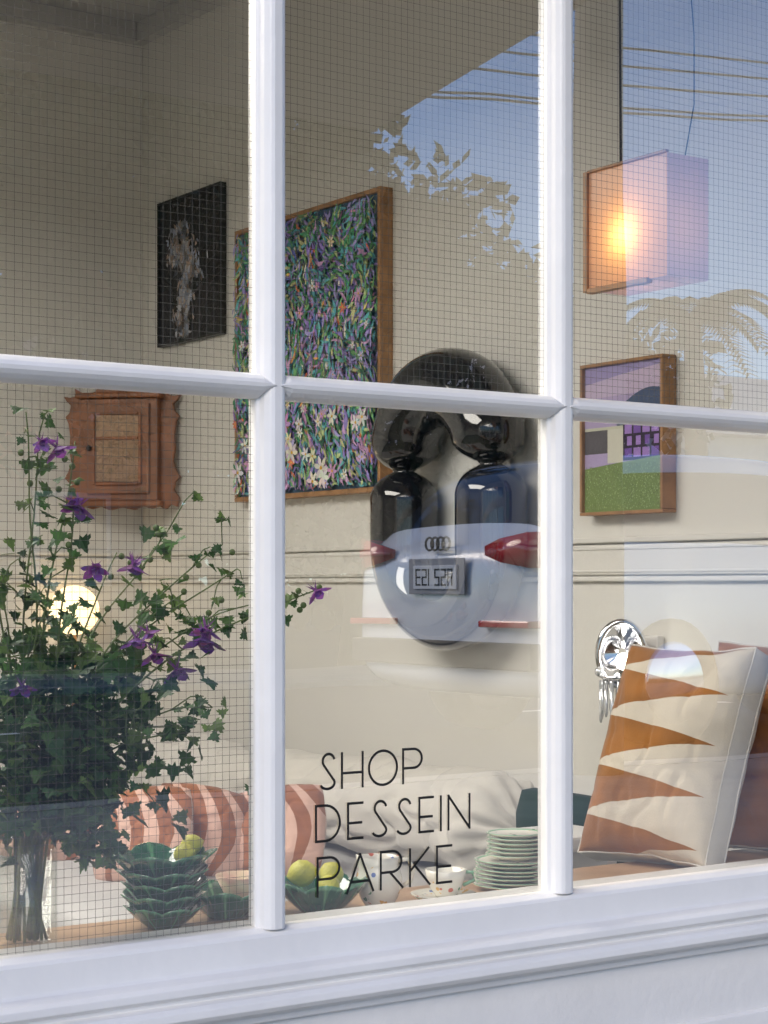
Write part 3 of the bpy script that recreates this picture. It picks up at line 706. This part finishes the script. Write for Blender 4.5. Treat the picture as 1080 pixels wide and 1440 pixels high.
for i in range(150):
    p=Vector((R.gauss(1.28,.02),R.gauss(.15,.03),R.uniform(.40,.56)))
    if p.y>.03: leaf(p,R.uniform(.014,.028))
mesh('foliage',leaves_v,leaves_f,G1,pv,cols=lc)
fv=[];ff=[];fc=[]
def flower(c,s):
    ax_=Vector((R.uniform(-.6,.6),R.uniform(-.8,.1),-1)).normalized(); a1=ax_.cross(Vector((1,0,.2))).normalized(); a2=ax_.cross(a1)
    for ring,(num,ln,op,colr) in enumerate(((5,1.,.95,(.24,.09,.36)),(5,.7,.35,(.38,.20,.50)))):
        for k in range(num):
            a=2*math.pi*(k+.5*ring)/num+R.uniform(-.15,.15); rd=a1*math.cos(a)+a2*math.sin(a); td=-a1*math.sin(a)+a2*math.cos(a)
            b=len(fv); prof=[(0,.05,0),(.35,.30,.3),(.7,.34,.62),(1.,.14,.9),(1.12,0,1.)]
            for (l_,w_,o_) in prof:
                q=c+(rd*(op*l_)+ax_*(.75*l_*(1-.35*op*l_)))*s*ln
                fv.append(q+td*w_*s*ln); fv.append(q-td*w_*s*ln)
            for m_ in range(4): ff.append((b+2*m_,b+2*m_+2,b+2*m_+3,b+2*m_+1)); fc.append(tuple(x*R.uniform(.7,1.3) for x in colr))
    for k in range(5):
        a=2*math.pi*k/5; rd=a1*math.cos(a)+a2*math.sin(a)
        q1=c-ax_*s*.7+rd*s*.45; b=len(fv); fv.extend([c+rd*s*.12,c-rd*s*.05+a1*s*.05,q1]); ff.append((b,b+1,b+2)); fc.append((.24,.08,.32))
for (x,z,s) in ((1.20,1.045,.027),(1.185,1.055,.020),(1.245,.957,.028),(1.33,.866,.028),(1.345,.75,.030),(1.45,.75,.036),(1.41,.70,.029),(1.38,.725,.027),(1.668,.825,.024),(1.255,.86,.022),(1.36,.76,.024),(1.455,.765,.028),(1.15,.68,.022),(1.34,.872,.020),(1.235,.965,.018)):
    flower(Vector((x,.11+R.uniform(-.02,.03),z)),s)
mesh('flowers',fv,ff,M_petal,pv,cols=fc,smooth=True)
for i in range(36):
    t=R.choice(stems[:9]); p=t[-1-R.randrange(4)]+Vector((R.gauss(0,.015),R.gauss(0,.01),R.gauss(0,.012))); sphere('bud_%d'%i,p,.0055,M_stem,pv,n=8)

# ------------------------------------------------------------------ street outside
mesh('ground',[(-300,-300,-.16),(300,-300,-.16),(300,300,-.16),(-300,300,-.16)],[(0,1,2,3)],mat('ground_soil',(.12,.12,.08),.9,var=.3,vscale=.5))
box('pavement',-40,40,-3.9,-.05,-.6,0.,M_conc)
box('kerb',-40,40,-4.06,-3.902,-.6,.004,mat('kerb_stone',(.34,.33,.31),.8,var=.2))
RZ=-.05
box('road',-60,60,-11.4,-4.062,-.6,RZ,M_asphalt)
mesh('road_centre_line',[(x+dx,y,RZ+.004) for x in range(-40,40,6) for dx,y in ((0,-7.9),(2.5,-7.9),(2.5,-7.8),(0,-7.8))],[(4*i,4*i+1,4*i+2,4*i+3) for i in range(14)],mat('road_paint',(.7,.7,.68),.7))
box('far_pavement',-40,40,-14,-11.402,-.6,0.,M_conc)
def house(name,x0,x1,y0,y1,h,rh,wallc,roofc):
    e=empty(name); mw=mat(name+'_wall',wallc,.7,var=.06); mr=mat(name+'_roof',roofc,.6,var=.2)
    box('walls',x0,x1,y0,y1,-.15,h,mw,e)
    ym=(y0+y1)/2; o=.4
    v=[(x0-o,y0-o,h+.01),(x1+o,y0-o,h+.01),(x1+o,y1+o,h+.01),(x0-o,y1+o,h+.01),(x0-o,ym,h+rh),(x1+o,ym,h+rh)]
    mesh('roof',v,[(0,1,5,4),(2,3,4,5),(0,4,3),(1,2,5),(0,3,2,1)],mr,e)
    mg=mat(name+'_glass',(.04,.05,.06),.1)
    n=int((x1-x0)/2.4)
    for i in range(n):
        xx=x0+(i+.5)*(x1-x0)/n
        if i==n//2: box('door',xx-.45,xx+.45,y1,y1+.04,0,2.1,mat('door_paint',(.2,.05,.04),.5),e)
        else:
            box('window_frame_%d'%i,xx-.6,xx+.6,y1,y1+.05,.9,2.2,M_frame,e); box('window_glass_%d'%i,xx-.52,xx+.52,y1+.051,y1+.06,.98,2.12,mg,e)
house('white_house',19.5,30,-27,-19,3.3,1.6,(.7,.7,.68),(.45,.45,.47))
house('brick_house',4,13,-30,-22,3.2,1.8,(.3,.16,.11),(.12,.12,.13))
G2=attr_mat('tree_leaves',.7,spec=.1); M_bark=mat('bark',(.10,.075,.05),.9,var=.4,vscale=6,bump=.5)
def tree(name,x,y,H,rad,seed,nl=7000,tone=(.028,.046,.02),low=.36):
    rr=random.Random(seed); e=empty(name,(0,0,0))
    tube('trunk',[(x,y,-.2),(x+.1,y,H*.25),(x-.05,y+.1,H*.5),(x,y,H*.8)],[.26,.2,.14,.05],M_bark,e,n=10)
    cl_=[]
    for i in range(22):
        a=rr.uniform(0,6.28); q=rr.uniform(.05,1); z=H*rr.uniform(low,.90); w=rad*math.sqrt(q)*(1-abs(z/H-.6)*1.1)
        p=Vector((x+w*math.cos(a),y+w*math.sin(a),z)); cl_.append((p,rad*rr.uniform(.26,.42)))
        if i%2: tube('limb_%d'%i,[(x,y,H*rr.uniform(.3,.5)),Vector((x,y,H*.5)).lerp(p,.6),p],[.08,.05,.02],M_bark,e,n=5)
    v=[];f=[];c=[]
    for i in range(nl):
        p,cr=rr.choice(cl_); d=Vector((rr.gauss(0,1),rr.gauss(0,1),rr.gauss(0,.75))).normalized()*cr*rr.uniform(.2,1.08)
        q=p+d; s=rr.uniform(.07,.15); a=Vector((rr.gauss(0,1),rr.gauss(0,1),rr.gauss(0,1))).normalized(); b=a.cross(Vector((rr.gauss(0,1),rr.gauss(0,1),1))).normalized()
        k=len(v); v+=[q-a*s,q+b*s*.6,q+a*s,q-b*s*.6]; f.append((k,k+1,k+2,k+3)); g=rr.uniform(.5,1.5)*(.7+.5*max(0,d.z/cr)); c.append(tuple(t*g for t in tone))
    mesh('crown',v,f,G2,e,cols=c)
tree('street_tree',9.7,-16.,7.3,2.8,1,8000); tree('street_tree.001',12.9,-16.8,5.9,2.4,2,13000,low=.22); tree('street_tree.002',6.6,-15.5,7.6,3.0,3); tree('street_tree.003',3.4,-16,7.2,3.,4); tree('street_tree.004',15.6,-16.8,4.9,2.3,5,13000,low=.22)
rr=random.Random(77); v=[];f=[];c=[]
for i in range(13000):
    x=rr.uniform(6,46); hh=12.5 if x<22 else (12.5-3.8*(x-22)/7 if x<29 else max(4.3,8.7-.6*(x-29)))
    hh*=1+.16*noise.noise(Vector((x*.5,3,0)))+.08*noise.noise(Vector((x*1.7,5,0)))
    z=hh*(1-rr.random()**1.5); y=-36+rr.uniform(-2,2); s=rr.uniform(.28,.5)
    a=Vector((rr.gauss(0,1),rr.gauss(0,.5),rr.gauss(0,1))).normalized(); b=a.cross(Vector((rr.gauss(0,.4),1,rr.gauss(0,.4)))).normalized(); q=Vector((x,y,z))
    k=len(v); v+=[q-a*s,q+b*s*.7,q+a*s,q-b*s*.7]; f.append((k,k+1,k+2,k+3)); g=rr.uniform(.5,1.4); c.append((.025*g,.04*g,.02*g))
mesh('distant_trees',v,f,G2,None,cols=c)
pe=empty('palm_tree'); px_,py_=17.6,-15.6
tube('trunk',[(px_,py_,-.2),(px_+.15,py_,2.2),(px_,py_,4.5)],[.2,.15,.13],M_bark,pe,n=10)
v=[];f=[];c=[]
for i in range(24):
    a=2*math.pi*i/24+R.uniform(-.1,.1); el=R.uniform(.1,1.1); ln=R.uniform(1.0,1.5)
    for k in range(26):
        t=k/26; q_=Vector((px_+math.cos(a)*ln*t*math.cos(el*.6),py_+math.sin(a)*ln*t*math.cos(el*.6),4.5+ln*(t*math.sin(el)-.9*t*t)))
        for s in (-1,1):
            sd=Vector((-math.sin(a)*s,math.cos(a)*s,-.5)).normalized()*.36*(1-.5*t); fw_=Vector((math.cos(a),math.sin(a),0))*.08
            b=len(v); v+=[q_,q_+fw_,q_+sd+fw_*2]; f.append((b,b+1,b+2)); c.append((.025,.045,.018))
mesh('fronds',v,f,G2,pe,cols=c)
up=empty('utility_pole'); tube('pole',[(5.5,-3.75,0),(5.5,-3.75,8.5)],[.12,.10],mat('weathered_timber',(.18,.16,.14),.9,var=.4,vscale=5,bump=.5),up,n=16)
box('crossarm',5.44,5.56,-4.6,-2.9,7.6,7.74,M_bark,up)
pw=empty('power_lines')
A=Vector((9.9,-10.1,5.18)); B=Vector((14.8,-11.6,6.02)); dr=(B-A)
for i,(dz,dy) in enumerate(((0,0),(.18,.1),(.42,-.1),(.50,.2),(-.12,.3))):
    pts=[A+dr*t+Vector((0,dy,dz-.12*math.sin((t+2)*.8))) for t in [-3+.4*k for k in range(20)]]
    tube('wire_%d'%i,pts,.012,M_black,pw,n=5)

# ------------------------------------------------------------------ parked car
car=empty('parked_suv_car')
M_carw=mat('white_car_paint',(.86,.87,.88),.2,coat=1.); M_carg=mat('car_glass',(.015,.018,.02),.05,spec=.8); M_tyre=mat('tyre',(.02,.02,.02),.8); M_red=mat('tail_lamp_red',(.62,.012,.02),.12,coat=1.); M_redl=mat('tail_lamp_inner',(.85,.16,.16),.2,coat=1.); M_plas=mat('dark_plastic',(.03,.03,.03),.6)
X0=6.2; Yc=-5.93; DZ=RZ
secs=[(0.,.80,.42,.80,1.02,1.04,.70),(.05,.88,.34,.8,1.08,1.12,.78),(.16,.915,.28,.8,1.12,1.22,.74),(.34,.925,.26,.8,1.13,1.44,.68),(.55,.93,.26,.8,1.12,1.60,.66),(1.0,.93,.25,.8,1.10,1.66,.68),(1.8,.93,.25,.8,1.08,1.68,.70),(2.5,.93,.25,.8,1.05,1.62,.70),(2.9,.93,.25,.8,1.03,1.42,.70),(3.25,.93,.25,.78,1.01,1.12,.74),(3.8,.91,.27,.75,.96,1.02,.74),(4.3,.86,.30,.7,.85,.90,.70),(4.55,.74,.36,.6,.72,.74,.6)]
v=[];f=[];mi=[]
for (dx,w,zb_,zm,zbelt,zt_,wt) in secs:
    half=[(0,zb_),(w*.85,zb_),(w,zb_+.08),(w*1.0,zm),(w*.975,zbelt),(wt,zt_-.03),(wt*.8,zt_),(0,zt_+.01)]
    ring=half+[(-a,b) for a,b in half[::-1][1:-1]]
    for a,b in ring: v.append((X0+dx,Yc+a,b+DZ))
n=14
for s in range(len(secs)-1):
    for k in range(n):
        f.append((s*n+k,(s+1)*n+k,(s+1)*n+(k+1)%n,s*n+(k+1)%n))
        gl_=(k in (4,9) and 2<=s<=8) or (k in (5,6,7,8) and s in (2,3,8))
        mi.append(1 if gl_ else 0)
f.append(tuple(range(n))); mi.append(0); f.append(tuple(range((len(secs)-1)*n,len(secs)*n))[::-1]); mi.append(0)
o=mesh('body',v,f,None,car,True,mats=[M_carw,M_carg],mi=mi)
sb=o.modifiers.new('s','SUBSURF'); sb.levels=2; sb.render_levels=2
for nm,s in (('tail_lamp_near',1),('tail_lamp_far',-1)):
    prof=[(.02,.46,1.06,1.11),(.0,.62,1.02,1.15),(.03,.80,.99,1.18),(.12,.905,.99,1.18),(.30,.935,1.03,1.17),(.42,.94,1.08,1.15)]
    for part,k0,k1,m_,pr in (('',0,1,M_red,0),('_inner',.38,.62,M_redl,.008)):
        vv=[]
        for dx,yy,z0_,z1_ in prof: vv+=[(X0+dx-.02-pr,Yc+s*(yy+.012+pr),z0_+(z1_-z0_)*k0+DZ),(X0+dx-.02-pr,Yc+s*(yy+.012+pr),z0_+(z1_-z0_)*k1+DZ)]
        fs=[(2*i,2*i+2,2*i+3,2*i+1) for i in range(len(prof)-1)]
        o=mesh(nm+part,vv,fs,m_,car,True); so=o.modifiers.new('so','SOLIDIFY'); so.thickness=.03 if not part else .004
box('plate_recess',X0-.022,X0-.015,Yc-.27,Yc+.27,.84+DZ,1.05+DZ,mat('recess_grey',(.35,.35,.36),.5),car,.003)
box('number_plate',X0-.035,X0-.0225,Yc-.21,Yc+.21,.87+DZ,1.01+DZ,mat('plate_white',(.75,.75,.75),.4),car,.003)
segs={'a':(0,1,1,1),'b':(1,.5,1,1),'c':(1,0,1,.5),'d':(0,0,1,0),'e':(0,0,0,.5),'f':(0,.5,0,1),'g':(0,.5,1,.5)}
for i,cs in enumerate(('abcefg','acdfg','abged','bc','acdfg','abgcd')):
    y0=Yc+.17-.062*i
    for sname in cs:
        a0,b0,a1,b1=segs[sname]; ya,yb=y0-.038*max(a0,a1),y0-.038*min(a0,a1); za,zb2=.895+.09*min(b0,b1)+DZ,.895+.09*max(b0,b1)+DZ
        box('plate_stroke_%d%s'%(i,sname),X0-.037,X0-.0352,ya-.005,yb+.005,za-.005,zb2+.005,M_black,car)
for i in range(4):
    tube('badge_ring_%d'%i,[(X0-.01,Yc-.08+.053*i+.036*math.cos(a),1.135+DZ+.036*math.sin(a)) for a in [2*math.pi*k/24 for k in range(24)]],.007,M_plas,car,n=6,closed=True)
box('bumper_strip',X0-.03,X0+.1,Yc-.85,Yc+.85,.44+DZ,.58+DZ,M_plas,car,.01)
box('bumper_reflector_near',X0-.045,X0+.06,Yc+.42,Yc+.86,.66+DZ,.70+DZ,M_red,car,.01); box('bumper_reflector_far',X0-.045,X0+.06,Yc-.86,Yc-.42,.66+DZ,.70+DZ,M_red,car,.01)
for i,(dx,s) in enumerate(((.95,1),(.95,-1),(3.65,1),(3.65,-1))):
    yy=Yc+s*.84
    for nm,r,wd,m in (('tyre',.36,.12,M_tyre),('rim',.24,.13,M_chrome)):
        tube('%s_%d'%(nm,i),[(X0+dx,yy-wd,.36+DZ),(X0+dx,yy-wd*.9,.36+DZ),(X0+dx,yy+wd*.9,.36+DZ),(X0+dx,yy+wd,.36+DZ)],[r*.9,r,r,r*.9],m,car,n=32)
for s in (1,-1): box('door_mirror_%d'%s,X0+2.85,X0+3.0,Yc+s*1.0-.08,Yc+s*1.0+.08,1.02+DZ,1.16+DZ,M_carw,car,.03)

# ------------------------------------------------------------------ world, sun, camera
w=bpy.data.worlds.new('World'); scene.world=w; w.use_nodes=True; nt=w.node_tree
EL=math.radians(27)
sky=nt.nodes.new('ShaderNodeTexSky'); sky.sky_type='NISHITA'; sky.sun_disc=False; sky.sun_elevation=EL; sky.sun_rotation=math.radians(-135); sky.ozone_density=3.; sky.air_density=1.0; sky.dust_density=.2
vm=nt.nodes.new('ShaderNodeVectorMath'); vm.operation='MULTIPLY'; vm.inputs[1].default_value=(.60,.87,1.22)
nt.links.new(sky.outputs[0],vm.inputs[0]); nt.links.new(vm.outputs[0],nt.nodes['Background'].inputs[0]); nt.nodes['Background'].inputs[1].default_value=.15
sl=bpy.data.lights.new('sun','SUN'); sl.energy=2.25; sl.angle=math.radians(28); sl.color=(1,.87,.73)
so=bpy.data.objects.new('sun',sl); col.objects.link(so)
dv=Vector((.707*math.cos(EL),.707*math.cos(EL),-math.sin(EL))); so.rotation_euler=dv.to_track_quat('-Z','Y').to_euler()
cd=bpy.data.cameras.new('camera'); cam=bpy.data.objects.new('camera',cd); col.objects.link(cam); scene.camera=cam
cam.location=(0,-2.5,.83); cam.rotation_euler=(math.radians(90),0,math.radians(-34.7))
cd.sensor_fit='HORIZONTAL'; cd.sensor_width=36; cd.lens=2600/1080*36; cd.shift_y=105/1080; cd.clip_start=.05; cd.clip_end=800
scene.view_settings.view_transform='Standard'; scene.view_settings.look='None'; scene.view_settings.exposure=0
